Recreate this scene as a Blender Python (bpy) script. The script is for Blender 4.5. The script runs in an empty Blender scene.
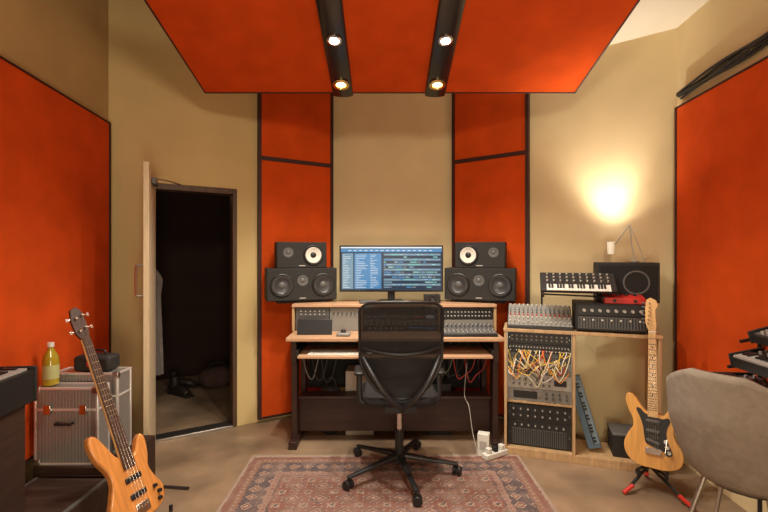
import bpy, bmesh, math, random
from mathutils import Vector, Matrix, Euler
random.seed(4)
scene = bpy.context.scene
col = scene.collection
pi = math.pi

# ------------------------------------------------------------------ materials
def mat(name, c, rough=.6, metal=0., noise=0., scale=20., bump=0., bscale=None, emit=0., stretch=None, ecol=None, spec=None, coat=0., alpha=None):
    m = bpy.data.materials.new(name); m.use_nodes = True
    nt = m.node_tree; b = nt.nodes['Principled BSDF']
    c4 = (c[0], c[1], c[2], 1)
    b.inputs['Base Color'].default_value = c4
    b.inputs['Roughness'].default_value = rough
    b.inputs['Metallic'].default_value = metal
    if spec is not None: b.inputs['Specular IOR Level'].default_value = spec
    if coat: b.inputs['Coat Weight'].default_value = coat
    if alpha is not None: b.inputs['Alpha'].default_value = alpha
    if noise or bump:
        tc = nt.nodes.new('ShaderNodeTexCoord'); mp = nt.nodes.new('ShaderNodeMapping')
        if stretch: mp.inputs['Scale'].default_value = stretch
        nt.links.new(tc.outputs['Object'], mp.inputs['Vector'])
    if noise:
        n = nt.nodes.new('ShaderNodeTexNoise'); n.inputs['Scale'].default_value = scale; n.inputs['Detail'].default_value = 5
        nt.links.new(mp.outputs[0], n.inputs['Vector'])
        r = nt.nodes.new('ShaderNodeValToRGB')
        r.color_ramp.elements[0].position = .3; r.color_ramp.elements[1].position = .7
        r.color_ramp.elements[0].color = tuple(x*(1-noise) for x in c)+(1,)
        r.color_ramp.elements[1].color = tuple(min(1, x*(1+noise)) for x in c)+(1,)
        nt.links.new(n.outputs['Fac'], r.inputs[0]); nt.links.new(r.outputs[0], b.inputs['Base Color'])
    if bump:
        n2 = nt.nodes.new('ShaderNodeTexNoise'); n2.inputs['Scale'].default_value = bscale or scale*4
        nt.links.new(mp.outputs[0], n2.inputs['Vector'])
        bp = nt.nodes.new('ShaderNodeBump'); bp.inputs['Strength'].default_value = bump; bp.inputs['Distance'].default_value = .004
        nt.links.new(n2.outputs['Fac'], bp.inputs['Height']); nt.links.new(bp.outputs[0], b.inputs['Normal'])
    if emit:
        e = ecol or c
        b.inputs['Emission Color'].default_value = (e[0], e[1], e[2], 1)
        b.inputs['Emission Strength'].default_value = emit
    return m

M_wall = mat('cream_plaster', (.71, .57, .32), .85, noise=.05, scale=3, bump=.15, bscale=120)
M_wallhalfdim = mat('cream_plaster_half_dim', (.62, .47, .215), .85, noise=.07, scale=2, bump=.15, bscale=120)  # cream plaster part-way to the dim tone; half shade put into the colour
M_walldim = mat('cream_plaster_dim', (.47, .33, .14), .85, noise=.12, scale=2, bump=.15, bscale=120)  # darker copy of the cream; dim light on the left side painted in
M_ceil = mat('ceiling_paint', (.78, .70, .57), .9, noise=.04, scale=2)
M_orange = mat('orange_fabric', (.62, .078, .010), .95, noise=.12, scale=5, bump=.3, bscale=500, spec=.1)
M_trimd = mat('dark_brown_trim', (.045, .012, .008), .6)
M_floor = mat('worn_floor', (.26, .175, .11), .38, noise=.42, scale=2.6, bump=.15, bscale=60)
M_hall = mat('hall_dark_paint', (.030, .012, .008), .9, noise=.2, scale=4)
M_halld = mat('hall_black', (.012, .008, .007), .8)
M_doorwood = mat('door_wood', (.60, .48, .30), .5, noise=.12, scale=6, stretch=(8, 8, 1))
M_doorwhite = mat('door_painted', (.66, .54, .36), .5, noise=.05)
M_frame = mat('door_frame_wood', (.08, .04, .02), .5, noise=.25, scale=6, stretch=(8, 8, 1))
M_boot = mat('dark_boot_leather', (.025, .016, .012), .5)
M_metal = mat('brushed_metal', (.55, .53, .5), .35, 1.)
M_alu = mat('case_aluminium', (.40, .385, .36), .32, .6, noise=.10, scale=40, stretch=(1, 1, 10))
M_aluedge = mat('case_edge', (.85, .83, .80), .3, .6)
M_black = mat('black_plastic', (.012, .012, .013), .45)
M_track = mat('glossy_black_track', (.015, .013, .013), .22, spec=.7)
M_blackm = mat('black_matte', (.010, .010, .010), .85)
M_black2 = mat('charcoal_vinyl', (.016, .015, .014), .7, noise=.2, scale=60, bump=.3, bscale=300)
M_grey = mat('grey_plastic', (.10, .10, .10), .5)
M_mgrey = mat('mid_grey_panel', (.22, .21, .19), .5)
M_lgrey = mat('light_grey_plastic', (.40, .38, .34), .5)
M_white = mat('white_plastic', (.72, .70, .64), .45)
M_cone = mat('white_paper_cone', (.72, .70, .62), .8)
M_conek = mat('dark_cone', (.04, .04, .045), .35)
M_oak = mat('desk_maple', (.52, .31, .18), .45, noise=.18, scale=5, stretch=(1, 10, 10))
M_oakv = mat('cabinet_ply', (.50, .32, .16), .5, noise=.18, scale=5, stretch=(8, 8, 1))
M_mahog = mat('dark_mahogany', (.032, .012, .008), .5, noise=.3, scale=5, stretch=(1, 8, 8))
M_crate = mat('dark_box_wood', (.034, .015, .009), .6, noise=.3, scale=5, stretch=(1, 8, 8))
M_mesh = mat('chair_mesh', (.011, .010, .011), .85, noise=.25, scale=160, bump=.6, bscale=400, alpha=.95)
M_seat = mat('chair_seat_cloth', (.016, .015, .016), .9, noise=.25, scale=160)
M_felt = mat('beige_grey_felt', (.27, .225, .18), .95, noise=.10, scale=30, bump=.3, bscale=300, spec=.1)
M_nat = mat('guitar_honey', (.68, .34, .09), .25, noise=.14, scale=6, stretch=(10, 1, 1), coat=.4)
M_bassw = mat('bass_natural', (.60, .24, .06), .3, noise=.18, scale=6, stretch=(10, 1, 1), coat=.4)
M_maple = mat('maple_neck', (.70, .43, .18), .35, noise=.08, scale=8, stretch=(10, 10, 1))
M_fret = mat('fret_wire', (.16, .11, .07), .4, .3)
M_rosew = mat('rosewood_board', (.06, .025, .015), .5, noise=.2, scale=30)
M_chrome = mat('chrome', (.75, .74, .72), .18, 1.)
M_red = mat('red_plastic', (.55, .03, .02), .4)
M_blue = mat('blue_grey_plastic', (.10, .17, .24), .45)
M_yellow = mat('yellow_cable', (.75, .50, .06), .5)
M_oil = mat('amber_green_liquid', (.36, .26, .02), .15, coat=.5)
M_label = mat('pale_label', (.42, .42, .18), .6)
M_gold = mat('gold_reflector', (.8, .6, .25), .25, 1.)
M_lampw = mat('lamp_glow_white', (1, 1, 1), .5, emit=80, ecol=(.95, .97, 1))
M_lampy = mat('lamp_glow_warm', (1, .8, .4), .5, emit=7, ecol=(1, .74, .36))
M_shade = mat('lamp_shade_white', (.8, .75, .62), .6, emit=.35, ecol=(1, .85, .6))
M_scr = mat('screen_dark', (.01, .015, .03), .3, emit=.35, ecol=(.04, .08, .14))
M_tab = mat('tablet_glass', (.01, .01, .012), .5)
M_scrb = mat('screen_blue', (.02, .08, .2), .3, emit=.75, ecol=(.07, .22, .40))
M_scrl = mat('screen_light', (.3, .3, .3), .3, emit=.9, ecol=(.45, .60, .68))
M_scrg = mat('screen_green', (.1, .3, .3), .3, emit=.55, ecol=(.08, .24, .30))
M_scrg2 = mat('screen_slate', (.1, .2, .3), .3, emit=.55, ecol=(.10, .16, .24))
M_led = mat('led_blue', (.1, .4, .9), .3, emit=4, ecol=(.15, .5, 1))
M_ledr = mat('led_red', (.9, .1, .05), .3, emit=3, ecol=(1, .12, .05))
M_coat = mat('pale_coat_cloth', (.15, .13, .12), .9, noise=.2, scale=20)
M_skin_paper = mat('paper', (.50, .45, .38), .8)

# ------------------------------------------------------------------ rug material with expression helper
class X:
    nt = None
    def __init__(s, sock): s.s = sock
    @staticmethod
    def op(o, *a):
        n = X.nt.nodes.new('ShaderNodeMath'); n.operation = o
        for k, v in enumerate(a):
            if isinstance(v, X): X.nt.links.new(v.s, n.inputs[k])
            else: n.inputs[k].default_value = v
        return X(n.outputs[0])
    def __add__(s, o): return X.op('ADD', s, o)
    def __sub__(s, o): return X.op('SUBTRACT', s, o)
    def __rsub__(s, o): return X.op('SUBTRACT', o, s)
    def __mul__(s, o): return X.op('MULTIPLY', s, o)
    def __lt__(s, o): return X.op('LESS_THAN', s, o)
    def __gt__(s, o): return X.op('GREATER_THAN', s, o)
def xabs(a): return X.op('ABSOLUTE', a)
def xfr(a): return X.op('FRACT', a)
def xmin(a, b): return X.op('MINIMUM', a, b)
def xmix(f, a, b):
    n = X.nt.nodes.new('ShaderNodeMix'); n.data_type = 'RGBA'
    if isinstance(f, X): X.nt.links.new(f.s, n.inputs[0])
    else: n.inputs[0].default_value = f
    for k, v in ((6, a), (7, b)):
        if isinstance(v, X): X.nt.links.new(v.s, n.inputs[k])
        else: n.inputs[k].default_value = (v[0], v[1], v[2], 1)
    return X(n.outputs[2])
def rug_mat(hw, hl):
    m = bpy.data.materials.new('persian_rug'); m.use_nodes = True; nt = m.node_tree; X.nt = nt
    b = nt.nodes['Principled BSDF']; b.inputs['Roughness'].default_value = .95; b.inputs['Specular IOR Level'].default_value = .1
    tc = nt.nodes.new('ShaderNodeTexCoord'); sp = nt.nodes.new('ShaderNodeSeparateXYZ')
    nz = nt.nodes.new('ShaderNodeTexNoise'); nz.inputs['Scale'].default_value = 38
    nt.links.new(tc.outputs['Object'], nz.inputs['Vector'])
    nt.links.new(tc.outputs['Object'], sp.inputs[0])
    w = (X(nz.outputs['Fac'])-.5)*.034
    x = X(sp.outputs[0])+w; y = X(sp.outputs[1])+w
    d = xmin(hw-xabs(x), hl-xabs(y))
    RED = (.21, .080, .060); DK = (.070, .058, .070); CR = (.40, .31, .24); RUST = (.26, .135, .095); ROSE = (.33, .20, .16)
    def dia(s, sy=None, ox=0., oy=0.):
        sy = sy or s
        return xabs(xfr(x*(1/s)+ox)-.5)+xabs(xfr(y*(1/sy)+oy)-.5)
    a = dia(.155, .135)
    f = xmix(a < .46, RED, RUST)
    f = xmix(a < .38, f, DK)
    f = xmix(a < .31, f, ROSE)
    f = xmix(a < .20, f, RED)
    f = xmix(a < .11, f, CR)
    a2 = dia(.155, .135, .5, .5)
    f = xmix(a2 < .18, f, CR); f = xmix(a2 < .10, f, DK)
    a3 = dia(.0388, .03375, 0, 0)
    f = xmix(a3 < .17, f, CR)
    a4 = dia(.0517, .045, .3, .3)
    f = xmix(a4 < .15, f, DK)
    c1 = dia(.09, .09, .2, .1)
    br = xmix(c1 < .40, DK, CR); br = xmix(c1 < .30, br, RED); br = xmix(c1 < .14, br, CR)
    c3 = dia(.03, .03)
    br = xmix(c3 < .14, br, ROSE)
    c2 = dia(.035, .035)
    gu = xmix(c2 < .26, ROSE, RED)
    gu2 = xmix(c2 < .26, RUST, CR)
    r = xmix(d < .27, f, DK)
    r = xmix(d < .262, r, gu)
    r = xmix(d < .225, r, br)
    r = xmix(d < .105, r, DK)
    r = xmix(d < .098, r, gu2)
    r = xmix(d < .055, r, RED)
    r = xmix(d < .02, r, CR)
    n2 = nt.nodes.new('ShaderNodeTexNoise'); n2.inputs['Scale'].default_value = 9; n2.inputs['Detail'].default_value = 8
    nt.links.new(tc.outputs['Object'], n2.inputs['Vector'])
    wear = (X(n2.outputs['Fac'])-.30)*1.8
    mm = xmix(X.op('MINIMUM', X.op('MAXIMUM', wear, .22), .68), r, (.29, .20, .165))
    nt.links.new(mm.s, b.inputs['Base Color'])
    n3 = nt.nodes.new('ShaderNodeTexNoise'); n3.inputs['Scale'].default_value = 350
    nt.links.new(tc.outputs['Object'], n3.inputs['Vector'])
    bp = nt.nodes.new('ShaderNodeBump'); bp.inputs['Strength'].default_value = .5; bp.inputs['Distance'].default_value = .004
    nt.links.new(n3.outputs['Fac'], bp.inputs['Height']); nt.links.new(bp.outputs[0], b.inputs['Normal'])
    return m

# ------------------------------------------------------------------ mesh builder
def catmull(pts, n=6, closed=False):
    P = [Vector(p) for p in pts]; out = []
    L = len(P)
    rng = range(L if closed else L-1)
    for i in rng:
        if closed: p0, p1, p2, p3 = P[(i-1) % L], P[i], P[(i+1) % L], P[(i+2) % L]
        else: p0, p1, p2, p3 = P[max(i-1, 0)], P[i], P[i+1], P[min(i+2, L-1)]
        for k in range(n):
            t = k/n
            out.append(.5*((2*p1)+(-p0+p2)*t+(2*p0-5*p1+4*p2-p3)*t*t+(-p0+3*p1-3*p2+p3)*t**3))
    if not closed: out.append(P[-1].copy())
    return out

class B:
    def __init__(s): s.bm = bmesh.new(); s.m = []
    def i(s, m):
        if m not in s.m: s.m.append(m)
        return s.m.index(m)
    def tag(s, verts, m):
        k = s.i(m)
        for v in verts:
            for f in v.link_faces: f.material_index = k
    def box(s, c, sz, m, rot=None):
        M = Matrix.Translation(c)
        if rot: M = M @ Euler(rot).to_matrix().to_4x4()
        M = M @ Matrix.Diagonal((sz[0], sz[1], sz[2], 1))
        r = bmesh.ops.create_cube(s.bm, size=1, matrix=M); s.tag(r['verts'], m); return s
    def bx(s, x0, x1, y0, y1, z0, z1, m):
        return s.box(((x0+x1)/2, (y0+y1)/2, (z0+z1)/2), (x1-x0, y1-y0, z1-z0), m)
    def cyl(s, p0, p1, r, m, r1=None, seg=16):
        p0 = Vector(p0); p1 = Vector(p1); d = p1-p0
        M = Matrix.Translation((p0+p1)/2) @ d.to_track_quat('Z', 'Y').to_matrix().to_4x4()
        q = bmesh.ops.create_cone(s.bm, cap_ends=True, segments=seg, radius1=r, radius2=r if r1 is None else r1, depth=d.length, matrix=M)
        s.tag(q['verts'], m); return s
    def ball(s, c, r, m, seg=16):
        if not hasattr(r, '__len__'): r = (r, r, r)
        q = bmesh.ops.create_uvsphere(s.bm, u_segments=seg, v_segments=max(6, seg//2), radius=1, matrix=Matrix.Translation(c) @ Matrix.Diagonal((r[0], r[1], r[2], 1)))
        s.tag(q['verts'], m); return s
    def tube(s, pts, r, m, seg=8, n=5, smooth=True, closed=False, flat=1.):
        P = catmull(pts, n, closed) if smooth else [Vector(p) for p in pts]
        k = s.i(m); rings = []; L = len(P); up = None
        for i, p in enumerate(P):
            if closed: t = P[(i+1) % L]-P[(i-1) % L]
            else: t = P[min(i+1, L-1)]-P[max(i-1, 0)]
            if t.length < 1e-9: t = Vector((0, 0, 1))
            t.normalize()
            if up is None:
                up = Vector((0, 0, 1)) if abs(t.z) < .9 else Vector((0, 1, 0))
            up = (up-t*up.dot(t))
            if up.length < 1e-6: up = t.orthogonal()
            up.normalize(); sd = t.cross(up)
            rr = r[min(i*len(r)//L, len(r)-1)] if hasattr(r, '__len__') else r
            rings.append([s.bm.verts.new(p+(sd*math.cos(a)+up*math.sin(a)*flat)*rr) for a in [2*pi*j/seg for j in range(seg)]])
        rg = range(L) if closed else range(L-1)
        for i in rg:
            A, C = rings[i], rings[(i+1) % L]
            for j in range(seg):
                f = s.bm.faces.new((A[j], A[(j+1) % seg], C[(j+1) % seg], C[j])); f.material_index = k
        if not closed:
            for rr in (rings[0], rings[-1]):
                try: f = s.bm.faces.new(rr); f.material_index = k
                except Exception: pass
        return s
    def prism(s, out, a0, a1, m, axis='y'):
        def P(u, v, a):
            return {'y': (u, a, v), 'z': (u, v, a), 'x': (a, u, v)}[axis]
        k = s.i(m)
        A = [s.bm.verts.new(P(u, v, a0)) for u, v in out]; C = [s.bm.verts.new(P(u, v, a1)) for u, v in out]
        n = len(out)
        fs = [s.bm.faces.new(A), s.bm.faces.new(C)]
        for i in range(n): fs.append(s.bm.faces.new((A[i], A[(i+1) % n], C[(i+1) % n], C[i])))
        for f in fs: f.material_index = k
        return s
    def lathe(s, prof, c, m, axis=(0, 0, 1), seg=24):
        q = Vector(axis).to_track_quat('Z', 'Y'); c = Vector(c); k = s.i(m); rings = []
        for r, h in prof:
            if r < 1e-6: rings.append([s.bm.verts.new(c+q @ Vector((0, 0, h)))])
            else: rings.append([s.bm.verts.new(c+q @ Vector((r*math.cos(2*pi*j/seg), r*math.sin(2*pi*j/seg), h))) for j in range(seg)])
        for A, C in zip(rings, rings[1:]):
            for j in range(seg):
                a, b2 = A[j % len(A)], A[(j+1) % len(A)]; c1, d = C[j % len(C)], C[(j+1) % len(C)]
                vs = []
                for v in (a, b2, d, c1):
                    if v not in vs: vs.append(v)
                if len(vs) > 2:
                    f = s.bm.faces.new(vs); f.material_index = k
        return s
    def surf(s, fn, nu, nv, m):
        k = s.i(m); G = [[s.bm.verts.new(fn(i/nu, j/nv)) for j in range(nv+1)] for i in range(nu+1)]
        for i in range(nu):
            for j in range(nv):
                f = s.bm.faces.new((G[i][j], G[i+1][j], G[i+1][j+1], G[i][j+1])); f.material_index = k
        return s
    def obj(s, name, parent=None, loc=(0, 0, 0), rot=(0, 0, 0), bevel=0, solid=0, label=None, sub=0, smooth=True, kind=None):
        bmesh.ops.recalc_face_normals(s.bm, faces=s.bm.faces)
        me = bpy.data.meshes.new(name); s.bm.to_mesh(me); s.bm.free()
        for m in s.m: me.materials.append(m)
        if smooth:
            for p in me.polygons: p.use_smooth = True
            me.set_sharp_from_angle(angle=math.radians(38))
        o = bpy.data.objects.new(name, me); col.objects.link(o)
        o.location = loc; o.rotation_euler = rot
        if parent: o.parent = parent
        if solid:
            md = o.modifiers.new('sol', 'SOLIDIFY'); md.thickness = solid; md.offset = 0
        if sub:
            md = o.modifiers.new('sub', 'SUBSURF'); md.levels = sub; md.render_levels = sub
        if bevel:
            md = o.modifiers.new('bev', 'BEVEL'); md.width = bevel; md.segments = 2; md.limit_method = 'ANGLE'; md.angle_limit = math.radians(40)
        if label: o['label'] = label
        if kind: o['kind'] = kind
        return o

def tl(o, label, cat, group=None):
    o['label'] = label; o['category'] = cat
    if group: o['group'] = group
    return o
def thing(name, label, cat, loc=(0, 0, 0), rz=0., M=None, group=None):
    e = bpy.data.objects.new(name, None); e.empty_display_size = .1; col.objects.link(e)
    if M is not None: e.matrix_world = M
    else: e.location = loc; e.rotation_euler = (0, 0, math.radians(rz))
    return tl(e, label, cat, group)
def reps(o, locs):
    for l in locs:
        c = o.copy(); c.location = l; col.objects.link(c)
def struct(o): o['kind'] = 'structure'; return o
def wall(name, p0, p1, z0, z1, m, th=.1, holes=None):
    p0 = Vector(p0); p1 = Vector(p1); d = p1-p0; L = d.length; a = math.atan2(d.y, d.x)
    b = B()
    if not holes: b.bx(0, L, 0, th, z0, z1, m)
    else:
        h0, h1, hz = holes
        b.bx(0, h0, 0, th, z0, z1, m); b.bx(h1, L, 0, th, z0, z1, m); b.bx(h0, h1, 0, th, hz, z1, m)
    return struct(b.obj(name, loc=(p0.x, p0.y, 0), rot=(0, 0, a), smooth=False))
def atwall(p0, p1, t, off=0.):
    p0 = Vector(p0); d = (Vector(p1)-p0).normalized(); n = Vector((-d.y, d.x))
    q = p0+d*t+n*off; return (q.x, q.y), math.degrees(math.atan2(d.y, d.x))

# ------------------------------------------------------------------ room
A = (-1.98, 3.09); E = (-.47, 3.98); F = (.63, 3.98); G = (2.03, 2.98)
Lr = (-1.584+.128*2.0, -2.0); Rr = (1.836-.065*2.0, -2.0)
HL, HR = 3.6, 2.98
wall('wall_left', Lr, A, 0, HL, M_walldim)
wall('wall_back_left', A, E, 0, HL, M_wallhalfdim, holes=(.276, .869, 1.92))
wall('wall_back', E, F, 0, HL, M_wall)
wall('wall_back_right', F, G, 0, HL, M_wall)
wall('wall_right', G, Rr, 0, HL, M_wall)
wall('wall_front', Rr, Lr, 0, HL, M_wall)
b = B(); b.bx(-4.2, 3., -2.3, 6.5, -.1, 0, M_floor); struct(b.obj('floor', smooth=False))
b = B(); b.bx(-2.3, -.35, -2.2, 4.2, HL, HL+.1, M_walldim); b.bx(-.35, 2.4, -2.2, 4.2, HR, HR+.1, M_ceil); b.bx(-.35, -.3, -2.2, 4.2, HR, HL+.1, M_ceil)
struct(b.obj('ceiling', smooth=False))

# hall behind the door
n = Vector((-.508, .861)); dA = Vector((.861, .508)); a0 = Vector(A)
def hp(t, off): q = a0+dA*t+n*off; return (q.x, q.y)
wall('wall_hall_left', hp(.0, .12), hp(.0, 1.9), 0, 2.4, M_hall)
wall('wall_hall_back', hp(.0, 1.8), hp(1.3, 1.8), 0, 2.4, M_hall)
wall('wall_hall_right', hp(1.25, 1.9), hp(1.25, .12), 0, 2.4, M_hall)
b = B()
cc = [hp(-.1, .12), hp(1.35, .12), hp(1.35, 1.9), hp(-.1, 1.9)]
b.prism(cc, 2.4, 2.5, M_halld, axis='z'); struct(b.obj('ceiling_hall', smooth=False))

# door frame (trim) and threshold
(p, rz) = atwall(A, E, .276, 0)
b = B()
b.bx(-.03, .012, -.012, .11, 0, 1.95, M_frame); b.bx(.581, .615, -.012, .11, 0, 1.95, M_frame); b.bx(.012, .581, -.012, .11, 1.905, 1.95, M_frame)
struct(b.obj('trim_1', loc=(p[0], p[1], 0), rot=(0, 0, math.radians(rz)), bevel=.003))
b = B(); b.bx(.012, .581, -.02, .1, 0, .018, M_metal)
struct(b.obj('trim_2', loc=(p[0], p[1], 0), rot=(0, 0, math.radians(rz)), bevel=.003))
# door leaf, opened into the room, nearly edge-on
hx, hy = -1.735, 3.205; nx, ny = -1.486, 2.655
ang = math.atan2(ny-hy, nx-hx); Lw = math.hypot(nx-hx, ny-hy)
e = thing('door_1', 'open wooden studio door with pale edge', 'door', (hx, hy, 0), math.degrees(ang)); e['kind'] = 'structure'
b = B(); b.bx(0, Lw, 0, .030, .012, 1.985, M_doorwhite); b.bx(Lw, Lw+.010, -.001, .032, .012, 1.985, M_doorwood); b.obj('door_leaf', e, bevel=.003)
b = B(); b.tube([(Lw-.06, 0, 1.34), (Lw-.06, -.035, 1.34), (Lw-.06, -.045, 1.32), (Lw-.06, -.045, 1.17), (Lw-.06, -.035, 1.15), (Lw-.06, 0, 1.15)], .008, M_metal, n=3); b.obj('door_handle', e)
b = B(); b.bx(.25, .42, .032, .060, 1.88, 1.92, M_grey); b.tube([(.34, .05, 1.925), (.24, .13, 1.93), (.10, .20, 1.93)], .006, M_metal, smooth=False); b.obj('door_closer', e, bevel=.002)

# inner hall door leaf + coat + floor things
p = hp(.30, .5)
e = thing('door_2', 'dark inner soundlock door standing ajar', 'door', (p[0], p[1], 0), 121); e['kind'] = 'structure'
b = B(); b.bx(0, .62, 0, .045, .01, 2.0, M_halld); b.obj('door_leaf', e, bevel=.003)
b = B(); b.tube([(.55, 0, 1.05), (.55, -.04, 1.05), (.47, -.04, 1.05)], .008, M_metal, smooth=False); b.obj('door_handle', e)
p = hp(.295, .36)
e = thing('coat', 'dull grey coat hanging beside the dark inner door', 'coat', (p[0], p[1], 0), 20)
def coatf(u, v):
    a = u*2*pi; z = .42+.88*v; w = .045+.03*(1-v)+.02*math.exp(-((v-.88)/.08)**2)
    if v > .93: w *= (1-v)/.07*.7+.3
    return Vector(((w+.008*math.sin(a*5+v*3))*math.cos(a), (w*.6+.006*math.sin(a*7))*math.sin(a), z))
b = B(); b.surf(coatf, 40, 20, M_coat); b.obj('coat_body', e)
b = B()
b.tube([(-.055, 0, 1.18), (-.07, -.02, 1.0), (-.065, -.03, .78)], .022, M_coat); b.obj('coat_sleeve', e)
b = B(); b.tube([(0, 0, 1.29), (0, .0, 1.36), (.0, .05, 1.38)], .006, M_metal); b.obj('coat_hook', e)
def boot(px, py, rz):
    e = thing('boot', 'dark leather boot standing on the hall floor', 'boot', (px, py, 0), rz, group='boots in the hall')
    b = B(); b.tube([(0, .10, .05), (0, .03, .05), (0, -.05, .05), (0, -.12, .035), (0, -.16, .03)], [.045, .048, .045, .038, .028], M_boot, n=4, seg=12); b.obj('boot_foot', e)
    b = B(); b.tube([(0, .07, .06), (0, .07, .12), (0, .075, .17)], .045, M_boot, seg=12); b.obj('boot_shaft', e)
    b = B(); b.bx(-.045, .045, -.18, .13, 0, .02, M_blackm); b.obj('boot_sole', e, bevel=.01)
boot(*hp(.56, 1.12), 60); boot(*hp(.60, 1.38), 95)
p = hp(.93, 1.2)
M_bagc = mat('bag_canvas', (.07, .035, .03), .9, noise=.3, scale=8)
e = thing('bag', 'dark slouching duffel bag on the hall floor', 'bag', (p[0], p[1], 0), 30)
b = B(); b.surf(lambda u, v: Vector((.19*math.cos(2*pi*u)*(math.sin(pi*v)**.6)*(1+.08*math.sin(6*pi*u+3*v)), .12*math.sin(2*pi*u)*(math.sin(pi*v)**.6)*(1+.1*math.sin(10*pi*u)), .11-.11*math.cos(pi*v))), 32, 14, M_bagc); b.obj('bag_body', e)
b = B(); b.tube([(-.1, -.06, .19), (-.05, -.07, .27), (.05, -.07, .27), (.1, -.06, .19)], .01, M_blackm); b.obj('bag_strap', e)

# ------------------------------------------------------------------ acoustic panels
def panel(p0, p1, t0, t1, z0, z1, label, tr=.026, group=None, th=.04):
    (p, rz) = atwall(p0, p1, t0, 0)
    w = t1-t0
    e = thing('acoustic_panel', label, 'acoustic panel', (p[0], p[1], 0), rz, group=group)
    b = B(); b.bx(tr, w-tr, -th, -.001, z0+tr*.6, z1-tr*.6, M_orange); b.obj('fabric', e, bevel=.004)
    b = B()
    b.bx(0, tr, -th-.006, -.001, z0, z1, M_trimd); b.bx(w-tr, w, -th-.006, -.001, z0, z1, M_trimd)
    b.bx(tr, w-tr, -th-.006, -.001, z0, z0+tr*.6, M_trimd); b.bx(tr, w-tr, -th-.006, -.001, z1-tr*.6, z1, M_trimd)
    b.obj('frame', e)
g1 = 'orange panels on the rear wall'
panel(A, E, 1.056, 1.735, .03, 2.222, 'tall orange fabric acoustic panel on angled wall beside the doorway', group=g1)
panel(A, E, 1.056, 1.735, 2.224, 2.95, 'upper orange fabric acoustic panel near the ceiling cloud', group=g1)
panel(F, G, .02, .713, .03, 2.255, 'tall orange fabric acoustic panel behind the desk speakers', group=g1)
panel(F, G, .02, .713, 2.257, 2.95, 'upper orange fabric acoustic panel near the ceiling cloud', group=g1)
LL = (Vector(A)-Vector(Lr)).length
panel(Lr, A, LL-2.6, LL-.06, .35, 2.34, 'wide orange fabric acoustic panel on the side wall above the cases', tr=.014)
panel(G, Rr, .05, 2.3, .33, 2.41, 'wide orange fabric acoustic panel on the side wall behind keyboards', tr=.014)

# ceiling cloud (tilted)
sl = .2586; cl = 1/math.sqrt(1+sl*sl); yv = Vector((0, -cl, sl*cl)); xv = Vector((-1, 0, 0)); zv = xv.cross(yv)
if zv.z < 0: zv = -zv
o = Vector((.0435, 3.1, 2.575))
MC = Matrix(((xv.x, yv.x, zv.x, o.x), (xv.y, yv.y, zv.y, o.y), (xv.z, yv.z, zv.z, o.z), (0, 0, 0, 1)))
e = thing('ceiling_cloud', 'large tilted orange fabric acoustic cloud hung from the ceiling', 'acoustic panel', M=MC)
b = B(); b.bx(-1.325, 1.325, .01, 1.38, .0, .04, M_orange); b.obj('fabric', e)
b = B()
b.bx(-1.335, -1.325, 0, 1.39, -.004, .045, M_trimd); b.bx(1.325, 1.335, 0, 1.39, -.004, .045, M_trimd); b.bx(-1.325, 1.325, 0, .01, -.004, .045, M_trimd)
b.obj('frame', e)
for x in (-1.1, 1.1):
    b = B(); b.cyl((x, .3, .04), (x*1.0, .3, .2), .004, M_metal); b.obj('suspension_wire', e)
for k, xs in enumerate((.0435+.295, .0435-.366)):
    Mk = MC @ Matrix.Translation((xs, 0, 0))
    e = thing('light_track', 'glossy black lighting channel with round downlights', 'ceiling light', M=Mk, group='lighting channels under the cloud')
    b = B()
    # gently bowed underside so it catches a sheen
    prof = [(-.072, -.0045), (.072, -.0045)]+[(.072*math.cos(a), -.016-.016*math.sin(a)) for a in [pi*j/12 for j in range(13)]]
    b.prism(prof, -.004, 1.385, M_track, axis='y')
    b.obj('channel', e)
    for (yy, mm, r) in ((.56, M_lampw, .028), (.145, M_lampy, .036), (.99, M_lampw, .028)):
        h = B(); h.lathe([(r*.8, 0), (r*1.5, -.001), (r*1.55, -.012), (r*1.0, -.016), (r*.8, 0)], (0, yy, -.0295), M_gold if mm == M_lampy else M_chrome); h.obj('lamp_ring', e)
        h = B(); h.lathe([(0, -.012), (r*.6, -.010), (r*.9, -.002)], (0, yy, -.0305), mm); h.obj('lamp_bulb', e)
        L = bpy.data.lights.new('downlight', 'SPOT'); L.energy = 74 if mm == M_lampw else 18; L.color = (1, .93, .80) if mm == M_lampw else (1, .82, .58); L.spot_size = math.radians(125); L.spot_blend = .9; L.shadow_soft_size = .03
        lo = bpy.data.objects.new('downlight', L); col.objects.link(lo); lo.location = (MC @ Matrix.Translation((xs, yy, -.065))).translation

# ------------------------------------------------------------------ rug
hw, hl = .93, 1.0
b = B(); b.bx(-hw, hw, -hl, hl, .0005, .009, rug_mat(hw, hl))
rug = thing('rug', 'worn red and beige persian rug with dense lozenge pattern', 'rug', (.02, 2.0, 0), 0.5)
b.obj('rug_pile', rug)
M_fr = mat('rug_fringe', (.42, .34, .26), .9)
b = B()
for i in range(190):
    x = -hw+.006+i*(2*hw-.012)/189
    b.box((x, hl+.012, .004), (.004, .024+random.random()*.01, .003), M_fr, rot=(0, 0, random.uniform(-.3, .3)))
b.obj('fringe', rug, kind='stuff')

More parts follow.
